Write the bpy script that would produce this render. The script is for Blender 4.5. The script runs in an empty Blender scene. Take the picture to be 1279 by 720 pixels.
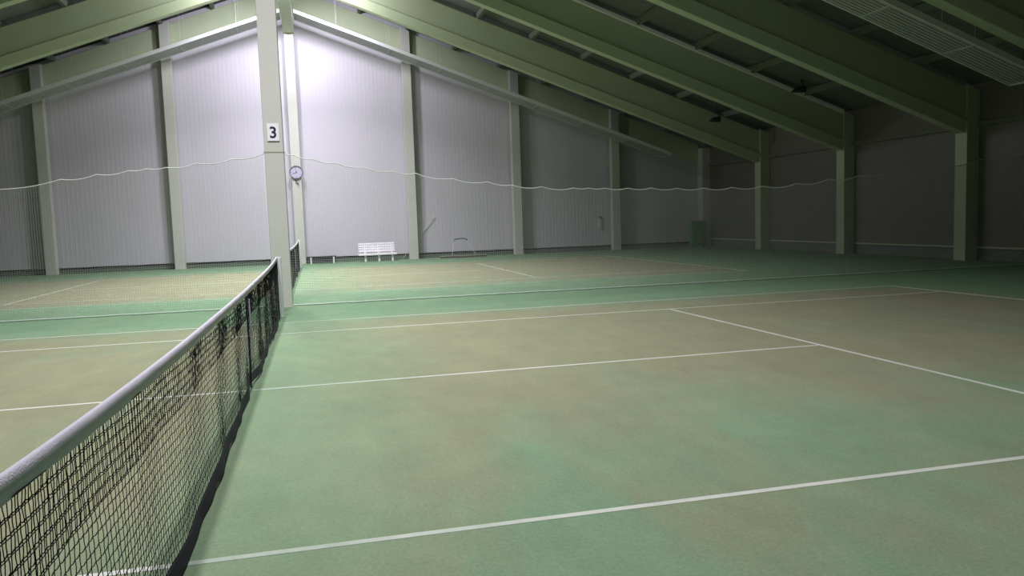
import bpy, math, random
from mathutils import Vector, Matrix

random.seed(7)
S = bpy.context.scene
COL = S.collection
R = math.radians

# ------------------------------------------------------------------ camera
F_PX, YAW, PITCH, ROLL = 982.0483, 0.2393, -0.0878, -0.0332
fwd = Vector((math.sin(YAW) * math.cos(PITCH), math.cos(YAW) * math.cos(PITCH), math.sin(PITCH)))
rgt = Vector((math.cos(YAW), -math.sin(YAW), 0)); up = rgt.cross(fwd)
r2 = rgt * math.cos(ROLL) + up * math.sin(ROLL)
u2 = -rgt * math.sin(ROLL) + up * math.cos(ROLL)
cd = bpy.data.cameras.new('camera'); cam = bpy.data.objects.new('camera', cd); COL.objects.link(cam)
cd.sensor_width = 36; cd.lens = F_PX / 1279 * 36; cd.clip_end = 200; cd.clip_start = 0.05
m = Matrix((r2, u2, -fwd)).transposed().to_4x4(); m.translation = Vector((0.7248, -7.9992, 1.593))
cam.matrix_world = m
S.camera = cam

# ------------------------------------------------------------------ world, exposure, lights
w = bpy.data.worlds.new('world'); S.world = w; w.use_nodes = True
w.node_tree.nodes['Background'].inputs[0].default_value = (0.01, 0.012, 0.01, 1)
w.node_tree.nodes['Background'].inputs[1].default_value = 0.2
S.view_settings.view_transform = 'Standard'; S.view_settings.look = 'None'
S.view_settings.exposure = 0.0; S.view_settings.gamma = 1.0; S.view_settings.use_curve_mapping = False

LAMP_COL = (0.95, 0.91, 1.0)
# lamps of the lit middle aisle, hung either side of the ridge, all above the picture's upper edge
LAMPS = [(19.6, 9.6, 480, 130), (13.0, 10.0, 450, 125), (3.2, 10.0, 350, 130), (-3.0, 10.0, 260, 135)]
for (ly, lz, pw, spr) in LAMPS:
    for sx in (-1, 1):
        l = bpy.data.lights.new('hall_lamp_light', 'AREA'); l.energy = pw; l.color = LAMP_COL
        l.shape = 'DISK'; l.size = 0.5; l.spread = R(spr)
        o = bpy.data.objects.new('hall_lamp_light', l); COL.objects.link(o)
        o.location = (sx * 0.85, ly, lz)
for sx in (-1, 1):        # added lights without fixtures: points brighten the second rafter, spots the gable top
    l = bpy.data.lights.new('rafter_fill_light', 'POINT'); l.energy = 280; l.color = LAMP_COL; l.shadow_soft_size = 0.2
    o = bpy.data.objects.new('rafter_fill_light', l); COL.objects.link(o); o.location = (sx * 1.6, 19.5, 9.25)
    l = bpy.data.lights.new('gable_fill_light', 'SPOT'); l.energy = 950; l.color = (0.90, 0.86, 1.0); l.shadow_soft_size = 0.3
    l.spot_size = R(120); l.spot_blend = 1.0
    o = bpy.data.objects.new('gable_fill_light', l); COL.objects.link(o); o.location = (sx * 1.1, 21.9, 9.8)
    o.rotation_euler = (Vector((sx * 2.0, 26.4, 7.2)) - o.location).to_track_quat('-Z', 'Y').to_euler()

# ------------------------------------------------------------------ materials
def mat(name, col, rough=0.6, metal=0.0, var=0.08, scale=6.0, bump=0.0, bscale=60.0, spec=0.4):
    mt = bpy.data.materials.new(name); mt.use_nodes = True
    nt = mt.node_tree; b = nt.nodes['Principled BSDF']
    b.inputs['Roughness'].default_value = rough; b.inputs['Metallic'].default_value = metal
    b.inputs['Specular IOR Level'].default_value = spec
    tc = nt.nodes.new('ShaderNodeTexCoord'); n = nt.nodes.new('ShaderNodeTexNoise')
    n.inputs['Scale'].default_value = scale; n.inputs['Detail'].default_value = 5
    nt.links.new(tc.outputs['Object'], n.inputs['Vector'])
    mx = nt.nodes.new('ShaderNodeMix'); mx.data_type = 'RGBA'
    mx.inputs['A'].default_value = (*[c * (1 - var) for c in col], 1)
    mx.inputs['B'].default_value = (*[min(1, c * (1 + var)) for c in col], 1)
    nt.links.new(n.outputs['Fac'], mx.inputs['Factor']); nt.links.new(mx.outputs['Result'], b.inputs['Base Color'])
    if bump:
        n2 = nt.nodes.new('ShaderNodeTexNoise'); n2.inputs['Scale'].default_value = bscale; n2.inputs['Detail'].default_value = 3
        nt.links.new(tc.outputs['Object'], n2.inputs['Vector'])
        bp = nt.nodes.new('ShaderNodeBump'); bp.inputs['Strength'].default_value = bump; bp.inputs['Distance'].default_value = 0.01
        nt.links.new(n2.outputs['Fac'], bp.inputs['Height']); nt.links.new(bp.outputs['Normal'], b.inputs['Normal'])
    return mt

M_PAINT = mat('pale_green_grey_paint', (0.48, 0.55, 0.37), 0.6, var=0.05, scale=2, bump=0.1)
M_COLUMN = mat('cream_column_paint', (0.60, 0.61, 0.54), 0.6, var=0.05, scale=2, bump=0.1)
M_POST = mat('gable_column_paint', (0.55, 0.565, 0.50), 0.6, var=0.05, scale=2, bump=0.1)
M_DECK = mat('roof_deck', (0.16, 0.17, 0.155), 0.8, var=0.08, scale=2)
M_PURLIN = mat('purlin_paint', (0.17, 0.185, 0.15), 0.7)
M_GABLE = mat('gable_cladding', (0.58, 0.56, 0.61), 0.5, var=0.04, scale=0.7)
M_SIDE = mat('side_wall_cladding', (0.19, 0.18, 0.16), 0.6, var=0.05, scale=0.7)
M_PLINTH = mat('plinth', (0.20, 0.21, 0.20), 0.9, var=0.15)
M_DARK = mat('painted_gap_shade', (0.03, 0.035, 0.035), 0.9)
M_PANEL = mat('heating_panel_sheet', (0.42, 0.44, 0.42), 0.4, var=0.04)
M_PANELTOP = mat('heating_panel_white_edge', (0.66, 0.67, 0.66), 0.4, var=0.02)
M_WHITE = mat('white_paint', (0.92, 0.90, 0.93), 0.45, var=0.03)
M_STEEL = mat('light_steel', (0.72, 0.74, 0.74), 0.4, var=0.05)
M_BLACK = mat('black_cord', (0.012, 0.014, 0.016), 0.9, var=0.2)
M_BAND = mat('black_net_band', (0.022, 0.024, 0.032), 0.95, var=0.4, scale=80)
M_TAPE = mat('white_net_tape', (0.56, 0.55, 0.60), 0.8, var=0.12, scale=25, bump=0.4, bscale=200)
M_CORD = mat('pale_netting_cord', (0.46, 0.47, 0.43), 0.8, var=0.1)
M_ROPE = mat('pale_rope', (0.70, 0.71, 0.66), 0.8, var=0.1)
M_HEM = mat('weighted_hem_cord', (0.50, 0.60, 0.50), 0.85, var=0.15)
M_TIMBER = mat('weathered_timber', (0.32, 0.31, 0.27), 0.8, var=0.2)
M_SKIRT = mat('green_grey_skirting', (0.11, 0.15, 0.11), 0.9, var=0.2)
M_GREENBOX = mat('green_painted_board', (0.03, 0.26, 0.07), 0.6, var=0.1)
M_GREYDARK = mat('dark_grey_plastic', (0.05, 0.055, 0.055), 0.6)
M_CLOCKRIM = mat('grey_blue_clock_rim', (0.16, 0.16, 0.22), 0.4)
M_CLOCKFACE = mat('clock_face', (0.50, 0.48, 0.62), 0.5, var=0.02)
M_INK = mat('navy_ink', (0.02, 0.02, 0.06), 0.6)
M_BROWN = mat('brown_bristle', (0.10, 0.08, 0.06), 0.9, var=0.3, scale=40)

# ---- line paint: worn where green shows through
def worn_line(name, wear):
    mt = mat(name, (0.56, 0.58, 0.50), 0.85, var=0.05, scale=20)
    nt = mt.node_tree; b = nt.nodes['Principled BSDF']
    tc = nt.nodes.new('ShaderNodeTexCoord'); n = nt.nodes.new('ShaderNodeTexNoise')
    n.inputs['Scale'].default_value = 2.2; n.inputs['Detail'].default_value = 8; n.inputs['Roughness'].default_value = 0.75
    nt.links.new(tc.outputs['Object'], n.inputs['Vector'])
    rp = nt.nodes.new('ShaderNodeMapRange'); rp.inputs[1].default_value = 0.35; rp.inputs[2].default_value = 0.65
    rp.inputs[3].default_value = max(0, wear - 0.25); rp.inputs[4].default_value = min(1, wear + 0.25)
    nt.links.new(n.outputs['Fac'], rp.inputs[0])
    old = b.inputs['Base Color'].links[0].from_socket
    sx_ = nt.nodes.new('ShaderNodeSeparateXYZ'); nt.links.new(tc.outputs['Object'], sx_.inputs[0])
    fd = nt.nodes.new('ShaderNodeMapRange'); nt.links.new(sx_.outputs[0], fd.inputs[0])
    fd.inputs[1].default_value = 0.1; fd.inputs[2].default_value = 2.2; fd.inputs[3].default_value = 0.55; fd.inputs[4].default_value = 0.0
    gt = nt.nodes.new('ShaderNodeMath'); gt.operation = 'GREATER_THAN'; nt.links.new(sx_.outputs[0], gt.inputs[0]); gt.inputs[1].default_value = 0.0
    fm = nt.nodes.new('ShaderNodeMath'); fm.operation = 'MULTIPLY'; nt.links.new(fd.outputs[0], fm.inputs[0]); nt.links.new(gt.outputs[0], fm.inputs[1])
    ad = nt.nodes.new('ShaderNodeMath'); ad.operation = 'ADD'; ad.use_clamp = True; nt.links.new(rp.outputs[0], ad.inputs[0]); nt.links.new(fm.outputs[0], ad.inputs[1])
    mx = nt.nodes.new('ShaderNodeMix'); mx.data_type = 'RGBA'
    nt.links.new(ad.outputs[0], mx.inputs['Factor']); nt.links.new(old, mx.inputs['A'])
    mx.inputs['B'].default_value = (0.22, 0.31, 0.22, 1)
    nt.links.new(mx.outputs['Result'], b.inputs['Base Color'])
    return mt
M_LINE = worn_line('line_paint', 0.12)
M_LINEW = worn_line('worn_line_paint', 0.28)
M_LINEF = worn_line('faded_line_paint', 0.5)

# ------------------------------------------------------------------ mesh helpers
class MB:
    def __init__(s): s.v = []; s.f = []
    def quadbox(s, p):                       # 8 corners: bottom 4 ccw, top 4 ccw
        b = len(s.v); s.v += [tuple(q) for q in p]
        for f in ((0, 3, 2, 1), (4, 5, 6, 7), (0, 1, 5, 4), (1, 2, 6, 5), (2, 3, 7, 6), (3, 0, 4, 7)):
            s.f.append(tuple(b + i for i in f))
        return s
    def box(s, x0, x1, y0, y1, z0, z1):
        return s.quadbox([(x0, y0, z0), (x1, y0, z0), (x1, y1, z0), (x0, y1, z0), (x0, y0, z1), (x1, y0, z1), (x1, y1, z1), (x0, y1, z1)])
    def slope(s, xa, xb, y0, y1, top, bot):   # a bar in the x direction, z given as functions of x
        if xa > xb: xa, xb = xb, xa
        return s.quadbox([(xa, y0, bot(xa)), (xb, y0, bot(xb)), (xb, y1, bot(xb)), (xa, y1, bot(xa)),
                          (xa, y0, top(xa)), (xb, y0, top(xb)), (xb, y1, top(xb)), (xa, y1, top(xa))])
    def tube(s, pts, r, n=6, ref=None, caps=True, squash=1.0):
        pts = [Vector(p) for p in pts]; b = len(s.v); N = len(pts)
        for i, p in enumerate(pts):
            t = (pts[min(i + 1, N - 1)] - pts[max(i - 1, 0)]).normalized()
            rf = ref or (Vector((0, 0, 1)) if abs(t.z) < 0.9 else Vector((0, 1, 0)))
            a = t.cross(rf).normalized(); c = a.cross(t)
            rr = r[i] if isinstance(r, (list, tuple)) else r
            for k in range(n):
                th = 2 * math.pi * (k + 0.5) / n
                s.v.append(tuple(p + a * (rr * math.cos(th) * squash) + c * (rr * math.sin(th))))
        for i in range(N - 1):
            for k in range(n):
                s.f.append((b + i * n + k, b + i * n + (k + 1) % n, b + (i + 1) * n + (k + 1) % n, b + (i + 1) * n + k))
        if caps:
            s.f.append(tuple(b + k for k in reversed(range(n)))); s.f.append(tuple(b + (N - 1) * n + k for k in range(n)))
        return s
    def disc(s, c, r, y0, y1, n=40):          # a round plate facing -y
        b = len(s.v)
        for y in (y0, y1):
            for k in range(n):
                t = 2 * math.pi * k / n; s.v.append((c[0] + r * math.cos(t), y, c[2] + r * math.sin(t)))
        for k in range(n): s.f.append((b + k, b + (k + 1) % n, b + n + (k + 1) % n, b + n + k))
        s.f.append(tuple(b + k for k in range(n))); s.f.append(tuple(b + n + k for k in reversed(range(n))))
        return s
    def build(s, name, material, parent=None, loc=(0, 0, 0), smooth=False, bevel=0):
        me = bpy.data.meshes.new(name); me.from_pydata([(v[0] - loc[0], v[1] - loc[1], v[2] - loc[2]) for v in s.v], [], s.f)
        me.materials.append(material); me.update()
        if smooth:
            me.polygons.foreach_set('use_smooth', [True] * len(me.polygons))
        o = bpy.data.objects.new(name, me); COL.objects.link(o)
        if bevel:
            bv = o.modifiers.new('bevel', 'BEVEL'); bv.width = bevel; bv.segments = 2; bv.limit_method = 'ANGLE'
        if parent:
            o.parent = parent; o.location = Vector(loc) - parent.location
        else: o.location = loc
        return o
def tag(o, label, cat, group=None, kind=None):
    o['label'] = label; o['category'] = cat
    if group: o['group'] = group
    if kind: o['kind'] = kind
    return o
def thing(name, label, cat, loc, group=None):
    o = bpy.data.objects.new(name, None); COL.objects.link(o); o.location = loc; o.empty_display_size = 0.2
    return tag(o, label, cat, group)
def struct(o): o['kind'] = 'structure'; return o

# ------------------------------------------------------------------ dimensions
HX = 18.75                 # inner face of the side walls
YG = 26.40                 # inner face of the gable wall
YB = -13.5                 # wall behind the camera
SL = 0.36
def top(x): return 11.45 - SL * abs(x)       # upper edge of the rafters
C2 = 16.4                  # middle of the far court
FR = [26.0, 20.9, 15.65, 10.4, 5.2]          # near faces of the rafter frames

# ------------------------------------------------------------------ floor
def floor_material():
    mt = bpy.data.materials.new('sanded_court_carpet'); mt.use_nodes = True
    nt = mt.node_tree; L = nt.links.new; b = nt.nodes['Principled BSDF']
    b.inputs['Roughness'].default_value = 0.95; b.inputs['Specular IOR Level'].default_value = 0.15
    tc = nt.nodes.new('ShaderNodeTexCoord'); sp = nt.nodes.new('ShaderNodeSeparateXYZ'); L(tc.outputs['Object'], sp.inputs[0])
    def mth(op, a, c=None, cl=False):
        n = nt.nodes.new('ShaderNodeMath'); n.operation = op; n.use_clamp = cl
        for i, v in enumerate((a, c)):
            if v is None: continue
            if isinstance(v, (int, float)): n.inputs[i].default_value = v
            else: L(v, n.inputs[i])
        return n.outputs[0]
    def noise(sc, det=6, rough=0.6, sx=1, sy=1, off=0):
        mp = nt.nodes.new('ShaderNodeMapping'); mp.inputs['Scale'].default_value = (sx, sy, 1); mp.inputs['Location'].default_value = (off, off * 0.7, off)
        L(tc.outputs['Object'], mp.inputs[0])
        n = nt.nodes.new('ShaderNodeTexNoise'); n.inputs['Scale'].default_value = sc; n.inputs['Detail'].default_value = det; n.inputs['Roughness'].default_value = rough
        L(mp.outputs[0], n.inputs['Vector']); return n.outputs['Fac']
    def rng(v, a, c, lo=0.0, hi=1.0):
        n = nt.nodes.new('ShaderNodeMapRange'); n.clamp = True
        L(v, n.inputs[0]); n.inputs[1].default_value = a; n.inputs[2].default_value = c; n.inputs[3].default_value = lo; n.inputs[4].default_value = hi
        return n.outputs[0]
    x, y = sp.outputs[0], sp.outputs[1]
    ax = mth('ABSOLUTE', x)
    wob = mth('MULTIPLY', mth('SUBTRACT', noise(0.8, 5, 0.65), 0.5), 1.1)
    def edge(v, lim, soft):       # 1 inside
        return rng(mth('ADD', v, wob), lim - soft, lim + soft, 1.0, 0.0)
    def court(c):
        dy = mth('ABSOLUTE', mth('SUBTRACT', y, c))
        return mth('MULTIPLY', edge(ax, 11.9, 0.45), edge(dy, 5.35, 0.55))
    inside = mth('MAXIMUM', court(0), court(C2))
    # green wear: beside the net and in the near part of the front court
    net_side = mth('MULTIPLY', rng(mth('ADD', x, mth('MULTIPLY', wob, 2.0)), 0.2, 2.3, 0.75, 0.0), rng(x, -0.4, 0.0))
    near_right = mth('MULTIPLY', rng(mth('ADD', y, mth('MULTIPLY', wob, 2.6)), -2.9, -0.9, 1.0, 0.0), rng(noise(0.6, 7, 0.66, 1.25, 0.42, 3.0), 0.36, 0.58))
    near_right = mth('MULTIPLY', near_right, mth('MULTIPLY', rng(x, -0.4, 0.0), 0.8))
    patches = rng(noise(0.42, 7, 0.66, 1.2, 0.55, 9.0), 0.52, 0.74, 0.0, 0.45)
    g = mth('MAXIMUM', mth('MAXIMUM', net_side, near_right), patches)
    clay = mth('MULTIPLY', inside, mth('SUBTRACT', 1.0, g), True)
    # sand dragged over the green strip
    sandy = rng(noise(1.3, 7, 0.7, 0.35, 2.2, 5.0), 0.45, 0.75, 0.0, 0.28)
    clay = mth('MAXIMUM', clay, sandy)
    mx = nt.nodes.new('ShaderNodeMix'); mx.data_type = 'RGBA'; L(clay, mx.inputs['Factor'])
    mx.inputs['A'].default_value = (0.158, 0.275, 0.156, 1); mx.inputs['B'].default_value = (0.230, 0.240, 0.143, 1)
    # mottling at two scales
    mot = mth('MULTIPLY', rng(noise(1.8, 9, 0.75, 1.2, 0.7, 2.0), 0.25, 0.75, 0.86, 1.14), rng(noise(45, 4, 0.7), 0.3, 0.7, 0.86, 1.14))
    red = nt.nodes.new('ShaderNodeMix'); red.data_type = 'RGBA'; L(rng(noise(1.1, 6, 0.65, 1.2, 0.6, 17.0), 0.52, 0.72, 0.0, 0.22), red.inputs['Factor'])
    L(mx.outputs['Result'], red.inputs['A']); red.inputs['B'].default_value = (0.240, 0.228, 0.138, 1)
    vm = nt.nodes.new('ShaderNodeVectorMath'); vm.operation = 'SCALE'; L(red.outputs['Result'], vm.inputs[0]); L(mot, vm.inputs['Scale'])
    L(vm.outputs[0], b.inputs['Base Color'])
    bp = nt.nodes.new('ShaderNodeBump'); bp.inputs['Strength'].default_value = 0.35; bp.inputs['Distance'].default_value = 0.01
    L(noise(160, 3, 0.7), bp.inputs['Height']); L(bp.outputs[0], b.inputs['Normal'])
    return mt
M_FLOOR = floor_material()
struct(MB().box(-HX, HX, YB, YG + 0.1, -0.1, 0.0).build('floor', M_FLOOR))

# ------------------------------------------------------------------ walls
def ribbed_wall_x(name, material, y, z0, ribs=0.17, depth=0.0022):
    """gable cladding: a pressed sheet with narrow vertical ribs, its top following the roof"""
    mb = MB(); vs = []; x = -HX
    xs = []
    n = int(2 * HX / ribs)
    for i in range(n):
        a = -HX + i * ribs
        xs += [(a, 0), (a + ribs * 0.55, 0), (a + ribs * 0.68, depth), (a + ribs * 0.87, depth)]
    xs.append((HX, 0))
    b = 0
    for (xx, d) in xs:
        mb.v += [(xx, y - d, z0), (xx, y - d, top(xx) + 0.15)]
    for i in range(len(xs) - 1):
        mb.f.append((2 * i, 2 * i + 2, 2 * i + 3, 2 * i + 1))
    # ridge point needs a column of vertices near x = 0: close enough with 2 cm steps
    bb = len(mb.v)
    mb.box(-HX, HX, y + 0.05, y + 0.2, z0, top(HX)) 
    mb.v += [(-HX, y + 0.05, top(HX)), (0, y + 0.05, top(0) + 0.2), (HX, y + 0.05, top(HX))]
    k = len(mb.v); mb.f.append((k - 3, k - 1, k - 2))
    return mb.build(name, material)
struct(ribbed_wall_x('wall_back', M_GABLE, YG, 0.24))
struct(MB().box(-HX, HX, YG - 0.0, YG + 0.2, 0.0, 0.15).build('baseboard_back', M_SKIRT))
struct(MB().box(-HX, HX, YG + 0.04, YG + 0.2, 0.15, 0.24).build('trim_40', M_DARK))  # recess above the skirting, its shade put into the near-black colour
# side walls: smooth sheets on a low plinth
for sx, nm in ((1, 'right'), (-1, 'left')):
    a, c = (HX, HX + 0.2) if sx > 0 else (-HX - 0.2, -HX)
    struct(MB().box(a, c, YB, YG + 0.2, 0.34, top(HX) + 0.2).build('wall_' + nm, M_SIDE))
    a2, c2 = (HX + 0.02, HX + 0.2) if sx > 0 else (-HX - 0.2, -HX - 0.02)
    struct(MB().box(a2, c2, YB, YG + 0.2, 0.0, 0.34).build('baseboard_' + nm, M_PLINTH))
    tb = MB()
    tb.box(*sorted((sx * (HX - 0.05), sx * HX)), YB, YG, 0.335, 0.385)
    struct(tb.build('trim_' + ('1' if sx > 0 else '2'), M_PAINT))
    tb = MB(); tb.box(*sorted((sx * (HX - 0.10), sx * HX)), YB, YG, 3.72, 3.86)
    struct(tb.build('trim_' + ('3' if sx > 0 else '4'), M_PURLIN))
wf = MB().box(-HX, HX, YB - 0.2, YB, 0, top(HX)); wf.v += [(-HX, YB, top(HX)), (0, YB, top(0) + .2), (HX, YB, top(HX))]
k = len(wf.v); wf.f.append((k - 3, k - 1, k - 2))
struct(wf.build('wall_front', M_GABLE))

# ------------------------------------------------------------------ roof deck, with shallow trapezoid folds
rd = MB()
for sx in (-1, 1):
    ys = []; y = YB
    while y < YG + 0.1:
        ys += [(y, 0), (y + 0.18, 0), (y + 0.22, 0.02), (y + 0.30, 0.02), (y + 0.34, 0)]; y += 0.34
    for (yy, d) in ys:
        b = len(rd.v)
        rd.v += [(0, yy, top(0) + 0.2 + d), (sx * (HX + .2), yy, top(HX + .2) + 0.2 + d)]
    n = len(ys); b0 = len(rd.v) - 2 * n
    for i in range(n - 1):
        q = (b0 + 2 * i, b0 + 2 * i + 1, b0 + 2 * i + 3, b0 + 2 * i + 2)
        rd.f.append(q)
struct(rd.build('ceiling', M_DECK))
t = 5
for sx in (1, -1):
    for k in range(9):
        x = sx * (0.9 + 1.985 * k)
        pb = MB().box(x - 0.06, x + 0.06, YB, YG - 0.02, top(x) - 0.04, top(x) + 0.17)
        struct(pb.build('trim_%d' % t, M_PURLIN)); t += 1

# ------------------------------------------------------------------ court markings
def court_lines(cy, label, mats):
    """one court's painted lines, each a part"""
    root = thing('court_marking', label, 'court lines', (0, cy, 0))
    z0, z1 = 0.0, 0.0015
    def line(nm, x0, x1, y0, y1, mt):
        MB().box(x0, x1, cy + y0, cy + y1, z0, z1).build(nm, mt, root, loc=(0, cy, 0))
    h = 0.025
    for s in (-1, 1):
        e = sorted((s * 4.115, s * (4.115 - 0.05)))
        line('singles_sideline', -11.80, 11.80, e[0], e[1], mats[0])
        e = sorted((s * 5.485, s * (5.485 - 0.05)))
        line('doubles_sideline', -11.80, 11.80, e[0], e[1], mats[1])
        e = sorted((s * 6.4, s * 6.35))
        line('service_line', e[0], e[1], -4.065, 4.065, mats[0])
        e = sorted((s * 11.885, s * 11.80))
        line('baseline', e[0], e[1], -5.485, 5.485, mats[1])
        line('centre_mark', *sorted((s * 11.8, s * 11.7)), -h, h, mats[1])
    line('centre_service_line', 0.02, 6.35, -h, h, mats[0]); line('centre_service_line', -6.35, -0.02, -h, h, mats[0])
    return root
court_lines(0.0, 'white painted lines of the front tennis court, nearest the camera', (M_LINE, M_LINEW))
court_lines(C2, 'faded white lines of the far tennis court behind the divider netting', (M_LINEW, M_LINEF))

# ------------------------------------------------------------------ columns
def column(x0, x1, y0, y1, ztop, label, group, name='column'):
    xc, yc = (x0 + x1) / 2, (y0 + y1) / 2
    r = thing(name, label, 'column', (xc, yc, 0), group)
    zt = ztop if callable(ztop) else (lambda x: ztop)
    mb = MB().quadbox([(x0, y0, 0), (x1, y0, 0), (x1, y1, 0), (x0, y1, 0), (x0, y0, zt(x0)), (x1, y0, zt(x1)), (x1, y1, zt(x1)), (x0, y1, zt(x0))])
    mb.build('shaft', M_COLUMN if group is None else (M_PAINT if 'side' in group else M_POST), r, loc=(xc, yc, 0), bevel=0.012)
    MB().box(x0 - 0.012, x1 + 0.012, y0 - 0.012, y1 + 0.012, 0, 0.015).build('foot_plate', M_PAINT, r, loc=(xc, yc, 0))
    return r
column(-0.19, 0.17, 8.0, 8.38, 9.42, 'tall pale column bearing the number 3 between the two courts', None)
gx = [0.0, 4.72, 9.40, 14.05]
g = 'columns along the far gable wall'
names = {0: 'pale column in the middle of the far gable wall, carrying the clock',
         1: 'gable wall column just right of the white slatted bench',
         2: 'gable wall column, second to the right of the white slatted bench',
         3: 'gable wall column nearest the green board in the far right corner',
         -1: 'gable wall column, first one left of the numbered column',
         -2: 'gable wall column, leftmost in view'}
for k in (0, 1, 2, 3, -1, -2):
    x = math.copysign(gx[abs(k)], k) if k else 0.0
    column(x - 0.19, x + 0.19, 25.92, YG - 0.16, (lambda q: top(q) - 0.06) if k else 9.40, names[k], g)
column(18.32, 18.74, 25.85, YG - 0.03, 4.6, 'shaded column standing in the far right corner of the hall', g)
g = 'columns along the right side wall'
for y, lb in ((20.9, 'side wall column farthest from the camera, before the corner column'),
              (15.65, 'side wall column in the middle of the three on the right'),
              (10.4, 'side wall column nearest the camera, at the right edge')):
    column(18.32, 18.74, y - 0.02, y + 0.40, (lambda q: top(q) + 0.02), 'pale green ' + lb, g)

# ------------------------------------------------------------------ rafters
def rafter(y, sx, label, x_end=18.34):
    r = thing('roof_rafter', label, 'rafter', (0, y, top(0) - 0.95), 'painted roof rafters')
    loc = tuple(r.location)
    d = 0.36 if y < 26 else 0.12
    MB().slope(sx * 0.001, sx * x_end, y + 0.03, y + d, (lambda x: top(x) - 0.045), (lambda x: top(x) - 0.95)).build('web', M_PAINT, r, loc=loc, bevel=0.015)
    if y < 26:       # thicker lower flange with sloping cheeks
        xa, xb = sorted((sx * 0.001, sx * x_end)); b0 = lambda x: top(x) - 1.30; t0 = lambda x: top(x) - 0.95
        MB().quadbox([(xa, y + 0.04, b0(xa)), (xb, y + 0.04, b0(xb)), (xb, y + d - 0.01, b0(xb)), (xa, y + d - 0.01, b0(xa)),
                      (xa, y - 0.03, t0(xa)), (xb, y - 0.03, t0(xb)), (xb, y + d + 0.06, t0(xb)), (xa, y + d + 0.06, t0(xa))]).build('lower_flange', M_PAINT, r, loc=loc, bevel=0.015)
    return r
FRN = {26.0: 'against the far gable wall', 20.9: 'second from the far gable wall', 15.65: 'third from the far gable wall', 10.4: 'fourth from the far gable wall', 5.2: 'nearest the camera'}
for y in FR:
    rafter(y if y < 26 else 26.23, 1, 'sloping green painted roof rafter %s, right of the ridge' % FRN[y])
    if y > 12: rafter(y if y < 26 else 26.23, -1, 'sloping green painted roof rafter %s, left of the ridge' % FRN[y])
# ridge girder from the numbered column to the gable
rg = MB().box(-0.2, 0.22, 8.02, 26.2, 9.42, 10.46)
tag(rg.build('ridge_girder', M_PAINT, loc=(0.0, 8.02, 9.42), bevel=0.02), 'deep ridge girder running from the numbered column to the gable wall', 'girder')

# ------------------------------------------------------------------ radiant heating panels
HP = 9.9
def pz(x): return HP - SL * abs(x)
def heating_panel(y0, y1, sx, x0, x1, label):
    r = thing('heating_panel', label, 'heating panel', (sx * x0, y0, pz(x0)), 'ceiling heating panels')
    loc = tuple(r.location)
    body = MB(); n = 8; wv = (y1 - y0 - 0.10) / n
    body.slope(sx * x0, sx * x1, y0 + 0.05, y1 - 0.05, lambda x: pz(x) + 0.05, lambda x: pz(x) + 0.025)
    for i in range(n):     # ribs pressed into the sheet
        a = y0 + 0.05 + i * wv
        body.slope(sx * x0, sx * x1, a + wv * 0.18, a + wv * 0.82, lambda x: pz(x) + 0.03, lambda x: pz(x) + 0.005)
    body.build('ribbed_sheet', M_PANEL, r, loc=loc)
    for a, b in ((y0, y0 + 0.05), (y1 - 0.05, y1)):
        MB().slope(sx * x0, sx * x1, a, b, lambda x: pz(x) + 0.13, lambda x: pz(x) - 0.005).build('side_edge', M_PANELTOP, r, loc=loc)
    MB().slope(sx * x1, sx * (x1 + 0.04), y0, y1, lambda x: pz(x) + 0.13, lambda x: pz(x) - 0.005).build('end_cap', M_PANELTOP, r, loc=loc)
    x = x0 + 1.6
    while x < x1 - 0.5:
        MB().slope(sx * x, sx * (x + 0.05), y0 + 0.04, y1 - 0.04, lambda q: pz(q) + 0.01, lambda q: pz(q) - 0.006).build('joint_strip', M_PANEL, r, loc=loc)
        for yy in (y0 + 0.03, y1 - 0.03):
            MB().tube([(sx * x, yy, pz(x) + 0.12), (sx * x, yy, top(x) + 0.19)], 0.0035, 4).build('hanger_rod', M_STEEL, r, loc=loc)
        x += 2.03
    return r
heating_panel(24.2, 25.35, 1, 0.26, 15.95, 'long ribbed heating panel hanging by the gable wall, right of the ridge')
heating_panel(24.2, 25.35, -1, 0.26, 15.95, 'long ribbed heating panel hanging by the gable wall, left of the ridge')
heating_panel(5.72, 6.68, 1, 0.26, 15.85, 'ribbed heating panel near the camera, at the upper right edge')
# slim white trunking high on the third rafter
tr = MB().slope(1.0, 18.25, 15.52, 15.64, lambda x: top(x) + 0.02, lambda x: top(x) - 0.10)
tag(tr.build('cable_trunking', M_WHITE, loc=(1.0, 15.52, top(1)), bevel=0.01), 'slim white trunking running down the upper edge of a rafter', 'trunking')

# two small fittings hanging in the dark roof bays
def fitting(x, y, z, label):
    r = thing('floodlight', label, 'floodlight', (x, y, z), 'small dark floodlights in the roof')
    loc = (x, y, z)
    MB().quadbox([(x - .26, y - .1, z - .10), (x + .16, y - .1, z - .12), (x + .16, y + .14, z - .12), (x - .26, y + .14, z - .10),
                  (x - .12, y - .08, z + .05), (x + .18, y - .08, z + .09), (x + .18, y + .12, z + .09), (x - .12, y + .12, z + .05)]).build('housing', M_GREYDARK, r, loc=loc, bevel=0.015)
    MB().tube([(x + .12, y, z + .06), (x + .12, y, z + .20), (x + .02, y, z + .24)], 0.03, 8).build('bracket', M_GREYDARK, r, loc=loc)
    MB().tube([(x + .05, y, z + .2), (x + .05, y, top(x) + 0.19)], 0.012, 6).build('stem', M_GREYDARK, r, loc=loc)
    return r
fitting(16.2, 15.0, top(16.2) - 0.12, 'small dark floodlight beside the white trunking, high on the right')
fitting(16.1, 20.4, top(16.1) - 0.42, 'small dark floodlight farther back in the roof, on the second rafter')

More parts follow.
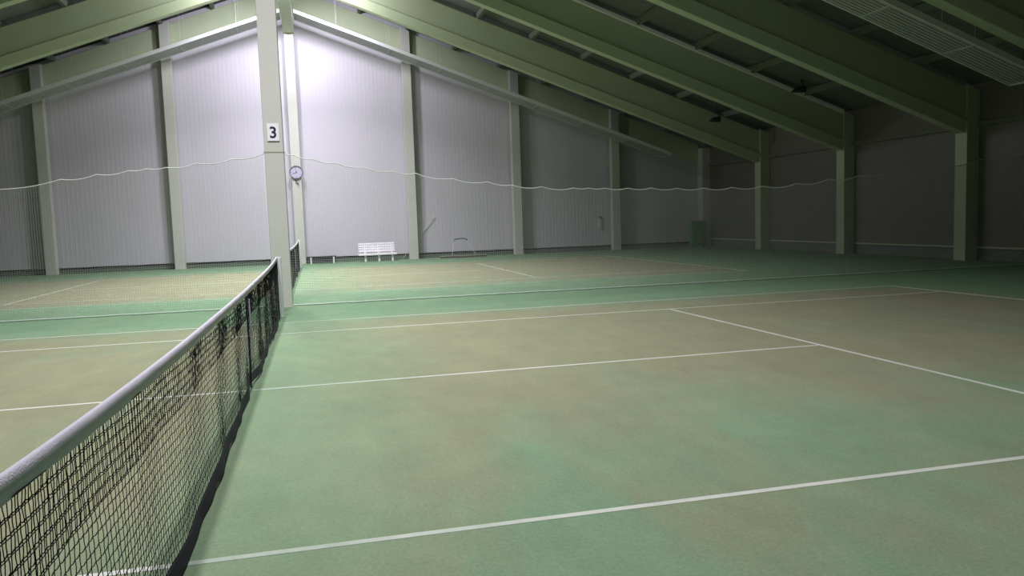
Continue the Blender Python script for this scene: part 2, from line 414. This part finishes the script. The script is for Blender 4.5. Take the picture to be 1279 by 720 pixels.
# ------------------------------------------------------------------ tennis nets
def tennis_net(cy, label, xs=0.0, far_only=False):
    r = thing('tennis_net', label, 'tennis net', (0, cy, 0), None)
    loc = (0, cy, 0); H = 6.4
    def zt(v):        # height of the tape's upper edge
        a = abs(v) / H
        return 0.985 + 0.02 * a + 0.065 * a ** 4
    def zb(v):
        a = abs(v)
        return 0.03 + 0.04 * math.exp(-(a / 0.25) ** 2) + 0.012 * math.sin(v * 2.3 + 1)
    def bx(v):        # sideways swing of the lower edge
        return 0.035 * (1 - math.exp(-(v / 0.5) ** 2)) * (0.8 + 0.25 * math.sin(v * 1.7 + 0.4)) * (1 - (abs(v) / H) ** 6) + 0.003 * math.sin(v * 9)
    def P(v, t, jit=0.0):     # t = 0 top of mesh, 1 bottom
        z = (zt(v) - 0.055) * (1 - t) + zb(v) * t
        x = bx(v) * t ** 1.5 + 0.006 * math.sin(v * 5 + t * 3)
        return (x + random.uniform(-jit, jit), cy + v + random.uniform(-jit, jit) * 1.2 , z + random.uniform(-jit, jit) * 0.8)
    rows = 23; step = 0.0445
    # strand positions: gathered towards the posts
    vs = [0.0]; v = 0.0
    while v < H - 0.06:
        v += step * (1.0 if v < 0.4 else 0.8 if v < 3 else 0.62)
        vs.append(v)
    pos = vs[:]; neg = []; v = 0.0
    while v > -H + 0.06:
        v -= step; neg.append(v)
    vs = sorted(neg + pos)
    grid = [[P(v, j / rows, 0.0018) for j in range(rows + 1)] for v in vs]
    mesh = MB()
    for i, v in enumerate(vs): 
        col = grid[i]; pts = []
        for j in range(rows):
            a, b = Vector(col[j]), Vector(col[j + 1])
            pts.append(a); pts.append((a + b) / 2 + Vector((0, 0.004 * (-1) ** (i + j), 0)))
        pts.append(Vector(col[rows]))
        mesh.tube(pts, 0.0016, 3, ref=Vector((1, 0, 0)), caps=False)
    for j in range(rows + 1):
        pts = []
        for i in range(len(vs)):
            p = Vector(grid[i][j]); pts.append(p)
            if i + 1 < len(vs):
                q = (p + Vector(grid[i + 1][j])) / 2; q.z -= 0.004; pts.append(q)
        mesh.tube(pts, 0.0020, 3, caps=False)
    # doubled upper rows
    vs2 = [v + 0.006 for v in vs]
    g2 = [[Vector(P(v, (j + 0.10) / rows, 0.002)) + Vector((0.006, 0, 0)) for j in range(7)] for v in vs2]
    for i in range(len(vs2)): mesh.tube(g2[i], 0.0015, 3, ref=Vector((1, 0, 0)), caps=False)
    for j in range(7): mesh.tube([g2[i][j] for i in range(len(vs2))], 0.0017, 3, caps=False)
    mesh.build('net_mesh', M_BLACK, r, loc=loc)
    # tape folded over the cable
    tp = MB(); n = 120; prof = []
    for k in range(n + 1):
        v = (-H + 2 * H * k / n) * 0.998; z = zt(v); wv = 0.0015 * math.sin(v * 11) + 0.001 * math.sin(v * 31)
        ring = [(-0.013 + wv, z - 0.062), (-0.014 + wv, z - 0.02), (-0.010, z - 0.004), (0, z + 0.002), (0.010, z - 0.004), (0.014 - wv, z - 0.02), (0.013 + wv, z - 0.062)]
        b = len(tp.v); tp.v += [(a, cy + v, c) for a, c in ring]
        if k:
            for q in range(6): tp.f.append((b - 7 + q, b - 7 + q + 1, b + q + 1, b + q))
            tp.f.append((b - 1, b - 7, b, b + 6))
    tp.build('net_tape', M_TAPE, r, loc=loc, smooth=True)
    # black band along the lower edge
    bd = MB(); n = 160
    for k in range(n + 1):
        v = (-H + 2 * H * k / n) * 0.996
        a = P(v, 1.0); c = P(v, 0.92)
        b = len(bd.v); bd.v += [(a[0] - 0.006, a[1], a[2] - 0.01), (a[0] + 0.010 + 0.003 * math.sin(v * 13), a[1], a[2] - 0.01), (c[0] + 0.006, c[1], c[2]), (c[0] - 0.004, c[1], c[2])]
        if k:
            for q in range(4): bd.f.append((b - 4 + q, b - 4 + (q + 1) % 4, b + (q + 1) % 4, b + q))
    bd.build('bottom_band', M_BAND, r, loc=loc)
    # side bands and centre strap
    for s in (-1, 1):
        v = s * (H - 0.06)
        MB().quadbox([(-.006, cy + v - .04, .03), (.006, cy + v - .04, .03), (.006, cy + v + .03, .03), (-.006, cy + v + .03, .03),
                      (-.006, cy + v - .04, zt(v) - .05), (.006, cy + v - .04, zt(v) - .05), (.006, cy + v + .03, zt(v) - .05), (-.006, cy + v + .03, zt(v) - .05)]).build('side_band', M_BAND, r, loc=loc)
    st = MB(); st.tube([(0.018, cy, 0.93), (0.017, cy + .004, 0.6), (0.02, cy, 0.3), (0.012, cy, 0.03)], 0.012, 4, ref=Vector((1, 0, 0)))
    st.build('centre_strap', M_BAND, r, loc=loc)
    st = MB(); st.tube([(0.042, cy + .02, 0.90), (0.042, cy + .024, 0.6), (0.045, cy + .02, 0.32)], 0.007, 4); st.build('strap_tail', M_TAPE, r, loc=loc)
    for s in (-1, 1):
        p = thing('net_post', ('far' if s > 0 else 'near') + ' end', 'net post', (0.035, cy + s * (H + 0.05), 0))
        pl = (0.035, cy + s * (H + 0.05), 0)
        MB().tube([(pl[0], pl[1], 0), (pl[0], pl[1], 1.04), (pl[0], pl[1], 1.06)], [0.042, 0.042, 0.036], 20).build('post_tube', M_STEEL, p, loc=pl, smooth=False)
        MB().tube([(pl[0], pl[1], 0), (pl[0], pl[1], 0.012)], 0.052, 20).build('floor_sleeve', M_STEEL, p, loc=pl)
        MB().box(pl[0] - 0.03, pl[0] + 0.03, *sorted((pl[1] + s * 0.03, pl[1] + s * 0.075)), 1.0, 1.05).build('pulley', M_STEEL, p, loc=pl)
        which = 'front' if cy < 5 else 'far'
        if which == 'front':
            p['label'] = ('round pale net post of the front net, just before the numbered column' if s > 0 else 'round net post of the front net at the camera end')
        else:
            p['label'] = ('net post of the far court, towards the gable wall' if s > 0 else 'net post of the far court, hidden behind the numbered column')
        p['group'] = 'net posts'
    return r
tennis_net(0.0, 'long black tennis net with a grey-white tape crossing the foreground')
tennis_net(C2, 'black tennis net of the far court, seen past the numbered column')

# ------------------------------------------------------------------ divider netting
KN = [(-18.6, 2.75), (-17.2, 2.66), (-15.9, 2.60), (-14.6, 2.55), (-13.3, 2.5), (-12.0, 2.47), (-10.7, 2.44), (-9.5, 2.42), (-8.3, 2.42), (-7.1, 2.44), (-6.0, 2.46), (-5.35, 2.47),
      (-3.82, 2.59), (-3.21, 2.67), (-2.66, 2.73), (-2.34, 2.76), (-2.0, 2.78), (-1.45, 2.85), (-0.8, 2.92), (-0.19, 3.03), (0.03, 3.06), (0.34, 2.98), (0.73, 2.89),
      (1.16, 2.81), (1.7, 2.72), (2.26, 2.63), (2.74, 2.58), (3.48, 2.46), (4.22, 2.38), (4.75, 2.3), (5.39, 2.25), (6.11, 2.21), (6.45, 2.2), (6.82, 2.19), (7.35, 2.18), (7.9, 2.17),
      (8.51, 2.15), (9.15, 2.14), (9.86, 2.14), (10.63, 2.15), (11.5, 2.19), (12.34, 2.27), (13.16, 2.34), (14.19, 2.46), (15.32, 2.55), (16.6, 2.67), (17.9, 2.77), (18.6, 2.82)]
DY = 8.17
def rope_z(x):
    for (a, za), (b, zb_) in zip(KN, KN[1:]):
        if a <= x <= b:
            t = (x - a) / (b - a); L = b - a
            return za + (zb_ - za) * t - min(0.09, 0.075 * L) * 4 * t * (1 - t)
    return KN[-1][1]
def div_y(x, t):       # t = 1 at the floor
    return DY + 0.012 * math.sin(x * 0.5) * t + 0.003 * math.sin(x * 3.7 + 1) * (0.3 + 0.7 * t)
cell = 0.042; rowsd = 64
def netting(x0, x1, label):
    dv = thing('divider_netting', label, 'netting', ((x0 + x1) / 2, DY, 0), 'divider netting between the courts')
    nl = tuple(dv.location)
    nm = MB(); nx = int((x1 - x0) / cell)
    for i in range(nx + 1):
        x = x0 + i * cell; zt_ = rope_z(x); pts = []
        for j in range(7):
            t = j / 6; xx = min(x1, max(x0, x + 0.006 * math.sin(x * 5 + t * 5)))
            pts.append((xx, div_y(x, t), zt_ * (1 - t) + 0.03 * t))
        nm.tube(pts, 0.0018, 3, ref=Vector((0, 1, 0)), caps=False)
    cols = sorted(set(list(range(0, nx + 1, 3)) + [nx]))
    for j in range(1, rowsd):
        t = j / rowsd
        nm.tube([(x0 + i * cell, div_y(x0 + i * cell, t), rope_z(x0 + i * cell) * (1 - t) + 0.03 * t + 0.006 * math.sin((x0 + i * cell) * 2.7 + j * 0.6)) for i in cols], 0.0018, 3, caps=False)
    nm.build('net_mesh', M_CORD, dv, loc=nl)
    n = int((x1 - x0) / 0.05)
    rp = MB(); rp.tube([(x0 + (x1 - x0) * i / n, DY, rope_z(x0 + (x1 - x0) * i / n)) for i in range(n + 1)], 0.0095, 6, caps=False)
    rp.build('top_rope', M_ROPE, dv, loc=nl, smooth=True)
    n = int((x1 - x0) / 0.1)
    hm = MB(); hm.tube([(x0 + (x1 - x0) * i / n, div_y(x0 + (x1 - x0) * i / n, 1), 0.020 + 0.002 * math.sin(i * 0.9)) for i in range(n + 1)], 0.014, 6, caps=False)
    hm.build('hem_rope', M_HEM, dv, loc=nl, smooth=True)
netting(-18.6, -0.205, 'pale netting curtain between the courts, left of the numbered column')
netting(0.185, 18.6, 'pale netting curtain between the courts, right of the numbered column')
tie = MB(); tie.tube([(-0.205, 8.17, 3.03), (-0.203, 7.985, 3.04), (0.183, 7.985, 3.04), (0.185, 8.17, 3.02)], 0.005, 6)
tag(tie.build('netting_tie', M_PAINT, loc=(0, 8.0, 3.03)), 'thin cord tied round the numbered column below its sign, holding the netting', 'cord')

# ------------------------------------------------------------------ number sign on the column
sg = thing('number_sign', 'white square sign with a dark figure 3 on the tall column', 'sign', (0.0, 7.985, 3.26))
MB().box(-0.115, 0.105, 7.975, 7.988, 3.24, 3.57).build('plate', M_WHITE, sg, loc=tuple(sg.location), bevel=0.003)
tcv = bpy.data.curves.new('digit', 'FONT'); tcv.body = '3'; tcv.size = 0.30; tcv.align_x = 'CENTER'; tcv.extrude = 0.001; tcv.offset = 0.006
to = bpy.data.objects.new('digit_tmp', tcv); COL.objects.link(to)
dg = bpy.context.evaluated_depsgraph_get(); me = bpy.data.meshes.new_from_object(to.evaluated_get(dg)); bpy.data.objects.remove(to)
me.materials.clear(); me.materials.append(M_INK); me.name = 'digit'
do = bpy.data.objects.new('digit', me); COL.objects.link(do); do.parent = sg
do.location = (-0.005, -0.012, 0.04); do.rotation_euler = (R(90), 0, 0)

# ------------------------------------------------------------------ clock
cy_ = 25.905
ck = thing('wall_clock', 'round pale clock with a dark rim high on the middle gable column', 'clock', (0.0, cy_, 3.8))
cl = tuple(ck.location)
rim = MB(); n = 40
for k in range(n):
    for (rr, yy) in ((0.275, cy_), (0.275, cy_ - 0.07), (0.262, cy_ - 0.085), (0.238, cy_ - 0.075), (0.238, cy_ - 0.03)):
        t_ = 2 * math.pi * k / n; rim.v.append((rr * math.cos(t_), yy, 3.8 + rr * math.sin(t_)))
for k in range(n):
    for q in range(4):
        a = k * 5 + q; b = ((k + 1) % n) * 5 + q
        rim.f.append((a, b, b + 1, a + 1))
rim.build('rim', M_CLOCKRIM, ck, loc=cl, smooth=True)
fc = MB().disc((0, 0, 3.8), 0.245, cy_ - 0.045, cy_ - 0.01).build('clock_face', M_CLOCKFACE, ck, loc=cl)
for k in range(12):
    a = math.pi * k / 6; c, s_ = math.cos(a), math.sin(a)
    ln = 0.035 if k % 3 else 0.05
    MB().tube([(0.225 * c, cy_ - 0.047, 3.8 + 0.225 * s_), ((0.225 - ln) * c, cy_ - 0.047, 3.8 + (0.225 - ln) * s_)], 0.006 if k % 3 else 0.009, 4).build('hour_mark', M_CLOCKRIM, ck, loc=cl)
MB().tube([(0.03, cy_ - 0.05, 3.815), (-0.15, cy_ - 0.05, 3.73)], 0.010, 4).build('hour_hand', M_INK, ck, loc=cl)
MB().tube([(0.03, cy_ - 0.052, 3.77), (-0.06, cy_ - 0.052, 3.99)], 0.006, 4).build('minute_hand', M_CLOCKRIM, ck, loc=cl)
MB().disc((0, 0, 3.8), 0.035, cy_ - 0.058, cy_ - 0.045, 16).build('hub', M_CLOCKRIM, ck, loc=cl)
th = thing('wall_hook', 'small dark bent hook fixed just below the clock', 'hook', (0.02, 25.90, 3.32))
MB().tube([(-0.03, 25.87, 3.50), (-0.03, 25.87, 3.38), (0.06, 25.87, 3.36), (0.07, 25.87, 3.25)], 0.018, 6).build('bent_arm', M_GREYDARK, th, loc=tuple(th.location))
MB().box(-0.055, -0.005, 25.87, 25.92, 3.44, 3.52).build('mount', M_GREYDARK, th, loc=tuple(th.location))

# ------------------------------------------------------------------ white slatted bench
bn = thing('slatted_bench', 'white slatted bench with a backrest in front of the gable wall', 'bench', (3.13, 25.6, 0))
bl = tuple(bn.location); bx0, bx1 = 2.32, 3.92
for i, zz in enumerate((0.40, 0.50, 0.60, 0.70)):
    MB().box(bx0 + 0.03, bx1 - 0.05, 25.72 + i * 0.03, 25.745 + i * 0.03, zz, zz + 0.075).build('back_slat', M_WHITE, bn, loc=bl, bevel=0.006)
for i in range(4):
    yy = 25.32 + i * 0.10
    MB().box(bx0, bx1, yy, yy + 0.08, 0.30 , 0.335).build('seat_slat', M_WHITE, bn, loc=bl, bevel=0.006)
MB().box(bx0, bx1, 25.29, 25.32, 0.265, 0.335).build('front_rail', M_WHITE, bn, loc=bl, bevel=0.006)
for xx in (2.62, 3.18, 3.74):
    MB().box(xx - 0.04, xx + 0.04, 25.38, 25.46, 0, 0.30).build('leg', M_WHITE, bn, loc=bl, bevel=0.005)
    MB().quadbox([(xx - .03, 25.68, .27), (xx + .03, 25.68, .27), (xx + .03, 25.74, .27), (xx - .03, 25.74, .27),
                  (xx - .03, 25.83, .76), (xx + .03, 25.83, .76), (xx + .03, 25.87, .76), (xx - .03, 25.87, .76)]).build('back_support', M_STEEL, bn, loc=bl)
    MB().box(xx - 0.03, xx + 0.03, 25.42, 25.72, 0.262, 0.30).build('cross_bar', M_STEEL, bn, loc=bl)

# low dark bench left of it
lb = thing('low_bench', 'low dark bench with light legs beside the clock column', 'bench', (0.82, 25.7, 0))
ll = tuple(lb.location)
for i in range(4):
    MB().box(0.22, 1.42, 25.55 + i * 0.1, 25.63 + i * 0.1, 0.27, 0.30).build('seat_slat', M_GREYDARK, lb, loc=ll)
MB().box(0.22, 1.42, 25.60, 25.63, 0.04, 0.27).build('front_board', M_GREYDARK, lb, loc=ll)
for xx in (0.40, 1.32):
    for yy in (25.54, 25.88):
        MB().box(xx - 0.03, xx + 0.03, yy - 0.03, yy + 0.03, 0, 0.27).build('leg', M_STEEL, lb, loc=ll)

# ------------------------------------------------------------------ leaning pole, drag brush, wall box, green board
lp = MB().tube([(4.26, 26.32, 0.02), (5.72, 26.32, 1.84)], 0.013, 8)
tag(lp.build('wooden_pole', M_COLUMN, loc=(4.26, 26.32, 0.02), smooth=True), 'thin pale pole leaning diagonally behind the gable column right of the bench', 'pole')

db = thing('drag_brush', 'court drag brush with a dark curved handle, lying by the gable wall', 'drag brush', (6.75, 25.4, 0))
dl = tuple(db.location)
MB().box(5.75, 7.80, 25.30, 25.42, 0.07, 0.11).build('brush_bar', M_TIMBER, db, loc=dl, bevel=0.01)
MB().box(5.78, 7.77, 25.31, 25.41, 0.0, 0.07).build('bristles', M_BROWN, db, loc=dl)
for a, c in ((6.28, 6.42), (7.30, 6.98)):
    MB().tube([(a, 25.38, 0.13), (c, 25.62, 0.72)], 0.009, 6).build('frame_rod', M_STEEL, db, loc=dl)
arc = [(6.40, 25.62, 0.66), (6.43, 25.63, 0.76), (6.52, 25.64, 0.80), (6.70, 25.64, 0.82), (6.88, 25.64, 0.81), (6.97, 25.63, 0.78), (7.0, 25.62, 0.72)]
MB().tube(arc, 0.024, 8).build('handle', M_GREYDARK, db, loc=dl, smooth=True)

tb = thing('wall_dispenser', 'slim pale box with a dark top on the gable wall, left of a column', 'wall box', (13.38, 26.3, 1.0))
tl = tuple(tb.location)
MB().box(13.32, 13.44, 26.30, 26.39, 1.02, 1.50).build('body', M_COLUMN, tb, loc=tl, bevel=0.01)
MB().box(13.31, 13.45, 26.29, 26.39, 1.50, 1.57).build('cap', M_GREYDARK, tb, loc=tl)

gb = thing('green_board', 'dark green upright board standing in the far right corner', 'board', (18.1, 25.5, 0))
gl = tuple(gb.location)
MB().box(17.55, 18.30, 25.45, 25.75, 0.05, 1.22).build('panel', M_GREENBOX, gb, loc=gl, bevel=0.02)
for xx in (17.62, 17.80, 17.98, 18.16):
    MB().box(xx, xx + 0.06, 25.42, 25.46, 0.08, 1.20).build('slat', M_GREENBOX, gb, loc=gl)
for xx in (17.6, 18.2): MB().box(xx, xx + 0.06, 25.5, 25.7, 0, 0.06).build('foot', M_GREYDARK, gb, loc=gl)

# ------------------------------------------------------------------ lamp housings over the aisle lamps (above the picture's upper edge)
LN = {19.6: 'nearest the gable', 13.0: 'between the two nets', 3.2: 'over the front net', -3.0: 'near the camera'}
for (ly, lz, pw, spr) in LAMPS:
    for sx in (-1, 1):
        x = sx * 0.85
        r = thing('hanging_lamp', 'round hanging hall lamp %s, %s of the ridge' % (LN[ly], 'right' if sx > 0 else 'left'), 'lamp', (x, ly, lz), 'hanging lamps along the ridge')
        ll_ = (x, ly, lz)
        MB().tube([(x, ly, lz + 0.03), (x, ly, lz + 0.10), (x, ly, lz + 0.22)], [0.28, 0.22, 0.08], 24).build('reflector', M_PANELTOP, r, loc=ll_)
        MB().tube([(x, ly, lz + 0.22), (x, ly, top(x) + 0.19)], 0.012, 6).build('rod', M_STEEL, r, loc=ll_)
